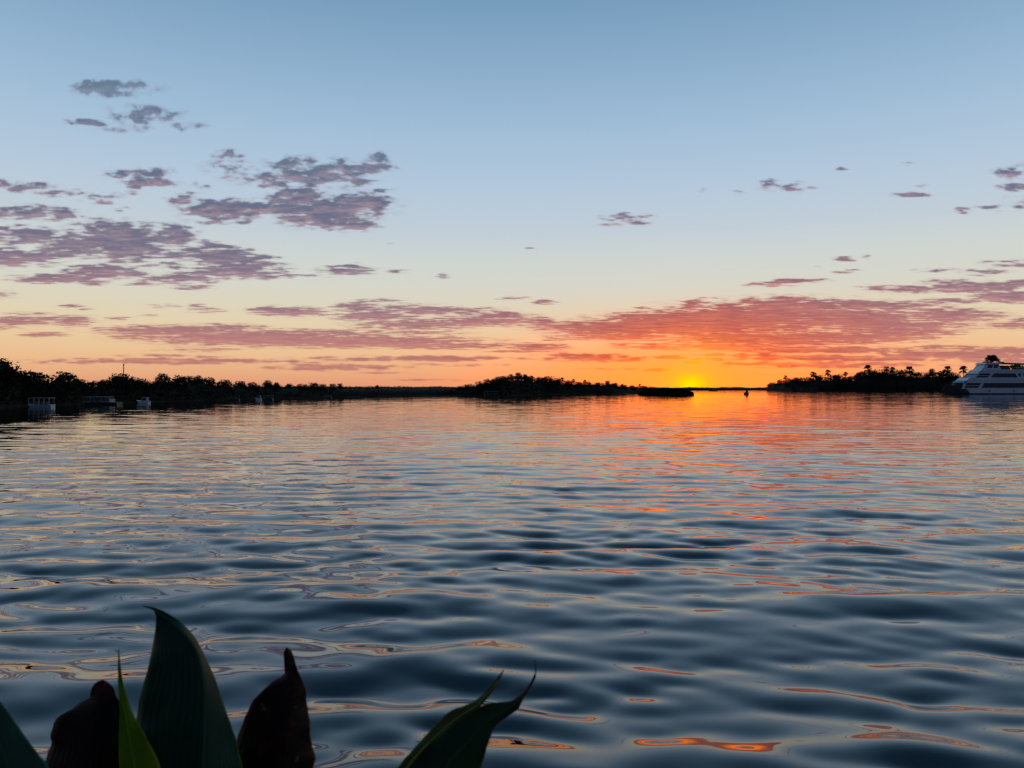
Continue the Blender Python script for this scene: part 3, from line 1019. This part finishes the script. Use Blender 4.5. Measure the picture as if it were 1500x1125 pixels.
canopy_boat(475, 486, 583.4, 579.0, M['hull_dark'], M['canvas'], 'very small dim boat lying at the far part of the left bank', posts=3, seats=False)
canopy_boat(708, 731, 580.8, 573.4, M['hull_dark'], M['canvas'], 'dark river boat with a pale roof line in front of the middle island', posts=5)
canopy_boat(1165, 1198, 574.6, 566.6, M['hull_dark'], M['darkcanvas'], 'long black canopied boat in front of the left end of the palm island', posts=6)
canopy_boat(1038, 1051, 573.2, 570.0, M['hull_dark'], M['darkcanvas'], 'low dark boat against the far shore just right of the reed islet', posts=3, seats=False)
small_boat(1089, 1096.5, 577.8, 571.4, M['hull_dark'], 'tiny black boat alone on the orange water left of the palm island')


# ------------------------------------------------------------------ the white ferry
def ferry():
    D = dist_of(577.6)
    s = D / F                                     # metres per frame unit at that distance
    Wd = 10.0
    root = empty('passenger_ferry', at(1378.5, D + Wd / 2, 0), R(-2))
    tag(root, 'large white three deck passenger ferry with raked stepped front at the right edge', 'ferry')
    X = lambda px: (px - 1378.5) * s
    Z = lambda py: (577.6 - py) * s
    y0, y1 = -Wd / 2, Wd / 2
    Lf = 52.0
    # hull with pointed bow: two bands
    def shell(z0, z1, xo0, xo1, w_in=0.0, x_end=Lf):
        mb = MB()
        n = 12
        vs = []
        for zz, xo in ((z0, xo0), (z1, xo1)):
            for sgn in (-1, 1):
                for i in range(n + 1):
                    t = i / n
                    x = xo + t * 12
                    w = (Wd / 2 - w_in) * (math.sin(t * math.pi / 2) ** .75)
                    vs.append((x, sgn * max(w, .02), zz))
                vs.append((x_end, sgn * (Wd / 2 - w_in), zz))
        k = n + 2
        fs = []
        for i in range(k - 1):
            fs.append((i, i + 1, 2 * k + i + 1, 2 * k + i))
            fs.append((k + i + 1, k + i, 3 * k + i, 3 * k + i + 1))
        fs.append((0, 2 * k, 3 * k, k))
        fs.append((k - 1, 2 * k - 1, 4 * k - 1, 3 * k - 1))
        fs.append(tuple(range(2 * k, 3 * k)) + tuple(range(4 * k - 1, 3 * k - 1, -1)))
        fs.append(tuple(range(k - 1, -1, -1)) + tuple(range(k, 2 * k)))
        mb.add(vs, fs)
        return mb
    shell(-1.0, Z(575.9), 2.2, 1.7, .15).build('bottom_paint', M['antifoul'], root)
    shell(Z(575.9), Z(569.6), 1.7, .6).build('hull', M['white'], root)
    b = MB()                                     # dark green forepart and bulwark
    n = 10
    vs = []
    for zz, xo in ((.55, 1.55), (Z(564.6), -.1)):
        for sgn in (-1, 1):
            for i in range(n + 1):
                t = i / n
                bl = 8.2 if zz > 1 else 9.6
                vs.append((xo + t * bl, sgn * ((Wd / 2 + .10) * math.sin(min(1, (t * bl + .03) / 11.6) * math.pi / 2) ** .75 + .05), zz))
    k = n + 1
    fs = []
    for i in range(n):
        fs.append((i, i + 1, 2 * k + i + 1, 2 * k + i))
        fs.append((k + i + 1, k + i, 3 * k + i, 3 * k + i + 1))
    fs.append((n, k + n, 3 * k + n, 2 * k + n))
    fs.append(tuple(range(2 * k, 3 * k)) + tuple(range(4 * k - 1, 3 * k - 1, -1)))
    b.add(vs, fs)
    b.build('bulwark', M['hull_dark'], root)
    # inner dark glazed rooms, one for each deck
    def level(name, pts, m, inset):
        mb = MB()
        mb.prism([(X(a), Z(c)) for a, c in pts], y0 + inset, y1 - inset)
        return mb.build(name, m, root)
    level('lower_saloon', [(1401, 569.7), (1520, 569.7), (1520, 560), (1409, 560)], M['glass'], .55)
    level('upper_saloon', [(1418, 553.0), (1520, 553.0), (1520, 546.8), (1424.5, 546.8)], M['glass'], .55)
    level('wheelhouse', [(1431, 541.2), (1459, 541.2), (1456, 533.4), (1437, 533.4)], M['white'], 1.2)
    # white deck bands with raked ends
    level('main_deck_band', [(1400, 569.5), (1533, 569.5), (1533, 568.2), (1401.5, 568.2)], M['white'], -.02)
    level('middle_deck_band', [(1403.5, 561.0), (1533, 561.0), (1533, 553.0), (1412.5, 553.0)], M['white'], .0)
    level('upper_deck_band', [(1423, 547.0), (1526, 547.0), (1526, 541.2), (1429.5, 541.2)], M['white'], .1)
    level('top_deck_roof', [(1434.5, 533.4), (1460, 533.4), (1461, 531.0), (1438, 531.0)], M['white'], .6)
    level('blue_visor', [(1402.6, 560.6), (1406.5, 560.6), (1409.6, 557.6), (1406.2, 557.6)], M['blue'], -.05)
    # thin grey strips standing in for the shadow lines of rebates
    for (a, c0, c1, i) in ((1411, 557.2, 556.8, -.03), (1426, 544.2, 543.9, .07)):
        level('shadow_strip', [(a, c0), (1526, c0), (1526, c1), (a, c1)], M['grey'], i)
    # windows glazed in front
    def pane(x0, x1, z0, z1, rake=0, inset=.5, nm='window'):
        mb = MB()
        mb.prism([(X(x0), Z(z0)), (X(x1), Z(z0)), (X(x1 + rake), Z(z1)), (X(x0 + rake), Z(z1))], y0 + inset - .04, y0 + inset - .005)
        return mb.build(nm, M['glass'], root)
    for x0, x1, rk in ((1439, 1446, 1.5), (1448, 1454, 1.5)):
        pane(x0, x1, 539.0, 534.6, rk, 1.2)
    # white panels around the front windows and raked pillars
    def panel(pts, inset, nm='pillar', m=M['white']):
        mb = MB()
        P = [(X(a), Z(c)) for a, c in pts]
        mb.prism(P, y0 + inset - .12, y0 + inset + .12)
        mb.prism(P, y1 - inset - .12, y1 - inset + .12)
        return mb.build(nm, m, root)
    lo, hi = 568.2, 561.0
    panel([(1401.5, 568.2), (1404.5, 568.2), (1407.5, 561), (1404, 561)], .3)
    panel([(1406, 565.2), (1424, 565.2), (1424, 564.5), (1406, 564.5)], .3, 'window_bar')
    panel([(1424, 568.2), (1428.5, 568.2), (1433, 561), (1428, 561)], .25)
    panel([(1490, 561), (1493, 561), (1498, 568.2), (1494.5, 568.2)], .25)
    panel([(1497, 568.2), (1499, 568.2), (1501, 561), (1498, 561)], .25)
    panel([(1512, 568.2), (1515, 568.2), (1517, 561), (1514, 561)], .25)
    panel([(1417, 553), (1421, 553), (1426.5, 547), (1423, 547)], .3)
    panel([(1422, 550.4), (1438, 550.4), (1438, 549.8), (1422, 549.8)], .3, 'window_bar')
    panel([(1438, 553), (1442, 553), (1447, 547), (1442.5, 547)], .25)
    panel([(1477, 547), (1480, 547), (1484, 553), (1481, 553)], .25)
    panel([(1484.5, 553), (1490, 553), (1488, 547), (1486, 547)], .25)
    panel([(1508, 553), (1511, 553), (1513, 547), (1510, 547)], .25)
    # dark service block behind the wheelhouse and the open deck awning
    level('service_block', [(1459, 541.2), (1473, 541.2), (1471, 535.4), (1459, 535.0)], M['hull_dark'], 1.6)
    aw = MB()
    aw.prism([(X(1459), Z(532.8)), (X(1526), Z(534.2)), (X(1526), Z(533.2)), (X(1459), Z(531.2))], y0 + .5, y1 - .5)
    aw.build('awning', M['darkcanvas'], root)
    for px in (1474, 1489, 1504, 1522):
        for sd in (-1, 1):
            p = MB(); p.tube([(X(px), sd * (Wd / 2 - .7), Z(541.2)), (X(px), sd * (Wd / 2 - .7), Z(533.8))], .09, 6); p.build('awning_post', M['grey'], root)
    # rails
    def rail(x0, x1, zb, zt, inset, step=4):
        p = MB()
        for sd in (-1, 1):
            yy = sd * (Wd / 2 - inset)
            p.tube([(X(x0), yy, Z(zt)), (X(x1), yy, Z(zt))], .045, 5)
            p.tube([(X(x0), yy, Z((zb + zt) / 2)), (X(x1), yy, Z((zb + zt) / 2))], .03, 5)
            for q in np.arange(x0, x1 + .1, step):
                p.tube([(X(q), yy, Z(zb)), (X(q), yy, Z(zt))], .035, 5)
        return p.build('rail', M['grey'], root)
    rail(1474, 1526, 541.2, 538.2, .2)
    rail(1389, 1401, 564.6, 562.3, 2.2, 3)
    # mast, radar and lamps on the roof
    p = MB(); p.tube([(X(1441), 0, Z(531)), (X(1441), 0, Z(527.5))], [.10, .06], 6); p.tube([(X(1441), -.8, Z(529)), (X(1441), .8, Z(529))], .06, 6); p.build('radar_mast', M['grey'], root)
    p = MB(); p.box((X(1463), -1.2, Z(532.0)), (X(1468), 1.2, Z(529.6))); p.build('funnel', M['hull_dark'], root)
    # anchor wash at the stem is left out; fenders along the side
    for px in (1440, 1475, 1510):
        p = MB(); p.tube([(X(px), y0 - .2, Z(571)), (X(px), y0 - .2, Z(574))], .2, 8); p.build('fender', M['darkcanvas'], root)


ferry()


# ------------------------------------------------------------------ near bank carrying the canna plants (below the frame)
def near_bank():
    xs = np.linspace(-14, 14, 57)
    prof = [(-30, 1.62), (-8, 1.62), (-2, 1.62), (.6, 1.6), (1.25, 1.56), (1.6, 1.35), (1.95, .6), (2.4, -.4), (3.2, -1.4)]
    vs, fs = [], []
    for x in xs:
        for y, z in prof:
            w = .05 * math.sin(x * 2.1 + y) + .04 * math.sin(x * 5.3 + 1.7)
            vs.append((x, y + (w if y > 0 else 0), z + (w * .4 if y > 0 else 0)))
    n = len(prof)
    for i in range(len(xs) - 1):
        for j in range(n - 1):
            fs.append((i * n + j, (i + 1) * n + j, (i + 1) * n + j + 1, i * n + j + 1))
    me = bpy.data.meshes.new('ground')
    me.from_pydata(vs, [], fs)
    for p in me.polygons:
        p.use_smooth = True
    tag(link('ground', me, M['soil']), kind='structure')


near_bank()


# ------------------------------------------------------------------ canna leaves
def leaf_mat(name, col, vein, tip=None, tipfrom=.8, edge=None, trans=.25, spots=None, mottle=None):
    m = bpy.data.materials.new(name)
    m.use_nodes = True
    t = NT(m.node_tree)
    b = t.n['Principled BSDF']
    along = t.n.new('ShaderNodeAttribute'); along.attribute_name = 'along'
    across = t.n.new('ShaderNodeAttribute'); across.attribute_name = 'across'
    A, C = along.outputs['Fac'], across.outputs['Fac']
    tcn = t.n.new('ShaderNodeTexCoord')
    nz = t.noise(tcn.outputs['Object'], 22, 4, .6)
    # fine veins running from the midrib obliquely to the edge
    ab = t.m('ABSOLUTE', C)
    ph = t.m('ADD', t.m('MULTIPLY', ab, 62.0), t.m('ADD', t.m('MULTIPLY', A, 26.0), t.m('MULTIPLY', nz, 6.0)))
    vein_v = t.m('MULTIPLY', t.m('ADD', t.m('SINE', ph), 1.0), .5)
    col1 = t.mix(t.rng(nz, .3, .7), tuple(c * .7 for c in col), tuple(c * 1.25 for c in col))
    col1 = t.mix(t.m('MULTIPLY', vein_v, .3), col1, vein)
    rib = t.rng(ab, .0, .07, 1.0, 0.0, smooth=True)
    col1 = t.mix(t.m('MULTIPLY', rib, .8), col1, vein)
    if mottle is not None:
        mo = t.noise(tcn.outputs['Object'], 34, 5, .65)
        col1 = t.mix(t.rng(mo, .50, .66, 0.0, .85), col1, mottle)
    if edge is not None:
        col1 = t.mix(t.rng(ab, .90, .985, 0.0, .9, smooth=True), col1, edge)
    if spots is not None:
        sp = t.noise(tcn.outputs['Object'], 60, 2, .5)
        col1 = t.mix(t.rng(sp, .66, .72, 0.0, .9), col1, spots)
    if tip is not None:
        col1 = t.mix(t.rng(t.m('ADD', A, t.m('MULTIPLY', t.m('SUBTRACT', nz, .5), .08)), tipfrom, tipfrom + .05, 0.0, 1.0, smooth=True), col1, tip)
    t.put(b.inputs['Base Color'], col1)
    b.inputs['Roughness'].default_value = .5
    b.inputs['Specular IOR Level'].default_value = .08
    bn = t.n.new('ShaderNodeBump')
    bn.inputs['Strength'].default_value = .35
    bn.inputs['Distance'].default_value = .001
    t.put(bn.inputs['Height'], t.m('ADD', vein_v, t.m('MULTIPLY', nz, 1.5)))
    t.put(b.inputs['Normal'], bn.outputs[0])
    tr = t.n.new('ShaderNodeBsdfTranslucent')
    t.put(tr.inputs[0], t.mix(1.0, col1, (1.6, 1.8, .7), 'MULTIPLY'))
    mx = t.n.new('ShaderNodeMixShader')
    mx.inputs[0].default_value = trans
    t.put(mx.inputs[1], b.outputs[0])
    t.put(mx.inputs[2], tr.outputs[0])
    t.put(t.n['Material Output'].inputs[0], mx.outputs[0])
    return m


LM = {}
LM['deep'] = leaf_mat('canna_leaf_deep_green', (.008, .034, .022), (.022, .085, .045), tip=(.02, .02, .010), tipfrom=.965, edge=(.06, .12, .03), trans=.08, mottle=(.016, .05, .022))
LM['bright'] = leaf_mat('canna_leaf_young_green', (.10, .17, .006), (.20, .30, .01), edge=(.26, .26, .01), trans=.40)
LM['bronze'] = leaf_mat('canna_leaf_bronze', (.007, .0038, .0025), (.012, .006, .003), tip=(.075, .010, .008), tipfrom=.90, trans=.04, mottle=(.026, .008, .004))
LM['maroon'] = leaf_mat('canna_leaf_maroon', (.006, .0035, .0025), (.012, .005, .004), tip=(.03, .008, .004), tipfrom=.93, edge=(.12, .010, .014), trans=.06, spots=(.10, .11, .01), mottle=(.05, .008, .006))
LM['pale'] = leaf_mat('canna_leaf_blue_green', (.02, .06, .035), (.035, .10, .05), edge=(.10, .16, .08), trans=.12)
LM['side'] = leaf_mat('canna_leaf_red_tipped', (.014, .042, .020), (.03, .08, .03), tip=(.10, .018, .012), tipfrom=.86, edge=(.10, .11, .025), trans=.10)
LM['rim'] = leaf_mat('canna_leaf_yellow_rim', (.03, .05, .012), (.30, .30, .09), tip=(.05, .02, .012), tipfrom=.93, edge=(.16, .16, .04), trans=.15)
LM['stem'] = mat('canna_stem', (.05, .085, .03), .5, .3, 20)


def resample(poly, n, ts=None):
    P = np.array(poly, dtype=float)
    # smooth with Catmull-Rom
    Q = []
    for i in range(len(P) - 1):
        p0, p1, p2, p3 = P[max(i - 1, 0)], P[i], P[i + 1], P[min(i + 2, len(P) - 1)]
        for k in range(10):
            t = k / 10
            Q.append(.5 * ((2 * p1) + (-p0 + p2) * t + (2 * p0 - 5 * p1 + 4 * p2 - p3) * t * t + (-p0 + 3 * p1 - 3 * p2 + p3) * t ** 3))
    Q.append(P[-1])
    Q = np.array(Q)
    s = np.concatenate([[0], np.cumsum(np.linalg.norm(np.diff(Q, axis=0), axis=1))])
    s /= s[-1]
    t = np.linspace(0, 1, n)
    return np.stack([np.interp(t, s, Q[:, 0]), np.interp(t, s, Q[:, 1])], -1)


def unproj(px, py, D):
    return np.array(((px - CX) / F * D, D, CH + (HY - py) / F * D))


def leaf(name, left, right, mid, D, fold, root, m, lean=0.0, rise=.10, label=None, rag=.35):
    """blade between two margins, folded along its midrib; lies at distance D with real thickness"""
    n, k = 60, 9
    Lp, Rp, Mp = resample(left, n), resample(right, n), resample(mid, n)
    vs, al, ac = [], [], []
    for i in range(n):
        t = i / (n - 1)
        for j in range(2 * k + 1):
            c = (j - k) / k
            a = abs(c)
            e = (Lp[i] if c < 0 else Rp[i]) + rag * np.array((math.sin(t * 47 + c) + .6 * math.sin(t * 113 + 2 * c), math.sin(t * 61 + 2 * c))) * min(1, 6 * t)
            p = Mp[i] * (1 - a) + e * a
            wid = np.linalg.norm(Rp[i] - Lp[i]) / F * D
            ruff = .0035 * math.sin(t * 31 + c * 1.7) * a ** 2 + .002 * math.sin(t * 57 + 1) * a ** 3
            dd = D + fold * wid * (a ** 1.4) * (1 if c < 0 else .8) + lean * wid * c + rise * (1 - t) ** 2 + ruff
            vs.append(unproj(p[0], p[1], dd))
            al.append(1 - t)
            ac.append(c)
    w = 2 * k + 1
    fs = [(i * w + j, (i + 1) * w + j, (i + 1) * w + j + 1, i * w + j + 1) for i in range(n - 1) for j in range(2 * k)]
    rp = np.array(root.location)
    me = bpy.data.meshes.new(name)
    me.from_pydata([tuple(v - rp) for v in vs], [], fs)
    for nm, arr in (('along', al), ('across', ac)):
        a = me.attributes.new(nm, 'FLOAT', 'POINT')
        a.data.foreach_set('value', np.array(arr, dtype=np.float32))
    for p in me.polygons:
        p.use_smooth = True
    o = link(name, me, m, root)
    so = o.modifiers.new('thickness', 'SOLIDIFY')
    so.thickness = .0009
    so.offset = 0
    if label:
        o['label'] = label
    # raised midrib on the back of the blade
    mb = MB()
    q = [vs[i * w + k] - rp - np.array((0, .0006, 0)) for i in range(2, n, 3)]
    mb.tube(q, [max(.0006, .0022 * min(1, 1.2 * (i / len(q)) + .12)) for i in range(len(q))], 6)
    rb = mb.build('midrib', m, o, smooth=True)
    for nm, v_ in (('along', .5), ('across', 0.0)):
        a = rb.data.attributes.new(nm, 'FLOAT', 'POINT')
        a.data.foreach_set('value', np.full(len(rb.data.vertices), v_, dtype=np.float32))
    return o


def stem(root, path, r0=.009):
    rp = Vector(root.location)
    mb = MB()
    mb.tube([Vector(p) - rp for p in path], [r0 * (1 - .4 * i / (len(path) - 1)) for i in range(len(path))], 10)
    mb.build('stem', LM['stem'], root, smooth=True)


def plant(px, D, label, group=None):
    b = unproj(px, 1125, D)
    r = empty('canna_plant', (b[0], D + .12, 1.55))
    tag(r, label, 'plant', group)
    return r


# big green leaf with the young leaf beside it
Dg = .92
pa = plant(285, Dg, 'tall green canna with broad pointed leaf and narrow bright young leaf')
leaf('leaf', [(209, 887), (222, 892), (229, 899), (227, 935), (216, 985), (203, 1040), (196, 1125), (215, 1250), (275, 1400)],
     [(209, 887), (226, 889), (246, 898), (266, 911), (291, 941), (312, 985), (332, 1040), (357, 1125), (362, 1230), (297, 1400)],
     [(209, 887), (226, 893), (246, 906), (268, 925), (290, 955), (299, 1000), (301, 1045), (298, 1125), (292, 1250), (286, 1400)], Dg, .32, pa, LM['deep'], lean=.1)
leaf('leaf', [(175, 950), (174, 985), (176, 1020), (177, 1060), (177, 1125), (190, 1250), (262, 1390)],
     [(175, 950), (179, 985), (185, 1015), (198, 1048), (213, 1076), (237, 1125), (260, 1230), (276, 1390)],
     [(175, 950), (176.5, 985), (180, 1018), (187, 1055), (200, 1125), (222, 1240), (269, 1390)], Dg - .10, .30, pa, LM['bright'], lean=-.1, label='narrow bright yellow green young leaf')
stem(pa, [(pa.location.x, Dg + .12, 1.52), (pa.location.x, Dg + .10, 1.9), tuple(unproj(284, 1385, Dg + .09))])
# bronze leaf
Db = 1.02
pb = plant(143, Db, 'almost black bronze canna leaf with a rounded red tip, left of the tall green leaf')
leaf('leaf', [(152, 995), (141, 999), (134, 1010), (132, 1022), (112, 1033), (90, 1047), (79, 1066), (75, 1092), (69, 1112), (72, 1140), (95, 1250), (136, 1370)],
     [(152, 995), (160, 999), (168, 1008), (173, 1020), (184, 1034), (200, 1066), (214, 1125), (205, 1250), (150, 1370)],
     [(152, 995), (151, 1005), (150, 1020), (148, 1050), (145, 1090), (144, 1125), (143, 1250), (143, 1370)], Db, .22, pb, LM['bronze'], rag=1.6)
stem(pb, [(pb.location.x, Db + .12, 1.52), (pb.location.x, Db + .11, 1.85), tuple(unproj(143, 1360, Db + .09))])
# maroon leaf
Dm = .98
pm = plant(407, Dm, 'dark maroon canna leaf with brown curled tip, right of the tall green leaf')
leaf('leaf', [(420, 948), (416, 955), (417, 975), (416, 989), (398, 999), (376, 1020), (360, 1050), (348, 1084), (352, 1125), (366, 1230), (400, 1370)],
     [(420, 948), (427, 952), (434, 972), (440, 988), (448, 1012), (453, 1045), (455, 1075), (462, 1107), (456, 1135), (445, 1230), (412, 1370)],
     [(420, 948), (421, 954), (425, 974), (428, 990), (428, 1012), (425, 1050), (420, 1090), (417, 1125), (411, 1230), (406, 1370)], Dm, .28, pm, LM['maroon'], lean=.1, rag=1.1)
stem(pm, [(pm.location.x, Dm + .12, 1.52), (pm.location.x, Dm + .11, 1.85), tuple(unproj(406, 1360, Dm + .09))])
# leaf at the left edge
Dl = .80
pl = plant(10, Dl, 'blue green canna leaf cut off by the bottom left corner')
leaf('leaf', [(-28, 975), (-62, 1030), (-85, 1125), (-62, 1250), (0, 1410)],
     [(-28, 975), (-4, 1018), (22, 1053), (44, 1085), (62, 1108), (75, 1130), (85, 1230), (24, 1410)],
     [(-28, 975), (-16, 1040), (2, 1085), (15, 1125), (25, 1250), (12, 1410)], Dl, .30, pl, LM['pale'], lean=-.2)
stem(pl, [(pl.location.x, Dl + .12, 1.52), (pl.location.x, Dl + .11, 1.9), tuple(unproj(12, 1400, Dl + .09))])
# leaf pair at the bottom centre
Dr = .86
pr_ = plant(520, Dr, 'slanting green canna leaf with red whip tip at the bottom centre')
leaf('leaf', [(783, 966), (783.5, 988), (771, 1007), (757, 1020), (748, 1026), (722, 1028), (700, 1036), (668, 1056), (630, 1086), (590, 1125), (520, 1230), (486, 1380)],
     [(783, 966), (785, 989), (774, 1010), (765, 1024), (760, 1036), (744, 1048), (726, 1062), (714, 1090), (703, 1130), (660, 1250), (530, 1380)],
     [(783, 966), (784.3, 988.5), (772.5, 1008.5), (761, 1022), (752, 1032), (728, 1046), (705, 1064), (680, 1090), (650, 1125), (590, 1240), (506, 1380)], Dr, .22, pr_, LM['side'], lean=.15)
leaf('leaf', [(738, 980), (721, 1002), (700, 1023), (682, 1032), (658, 1042), (626, 1074), (582, 1125), (508, 1230), (482, 1380)],
     [(738, 980), (726, 1005), (706, 1031), (690, 1042), (668, 1056), (634, 1086), (598, 1125), (535, 1230), (498, 1380)],
     [(738, 980), (724, 1003.5), (703, 1028), (688, 1039), (666, 1053), (632, 1083), (594, 1125), (526, 1230), (490, 1380)], Dr - .03, .15, pr_, LM['rim'], label='thin leaf margin with a pale yellow edge and a spike tip')
stem(pr_, [(pr_.location.x, Dr + .12, 1.52), (pr_.location.x - .01, Dr + .11, 1.9), tuple(unproj(492, 1370, Dr + .07))])
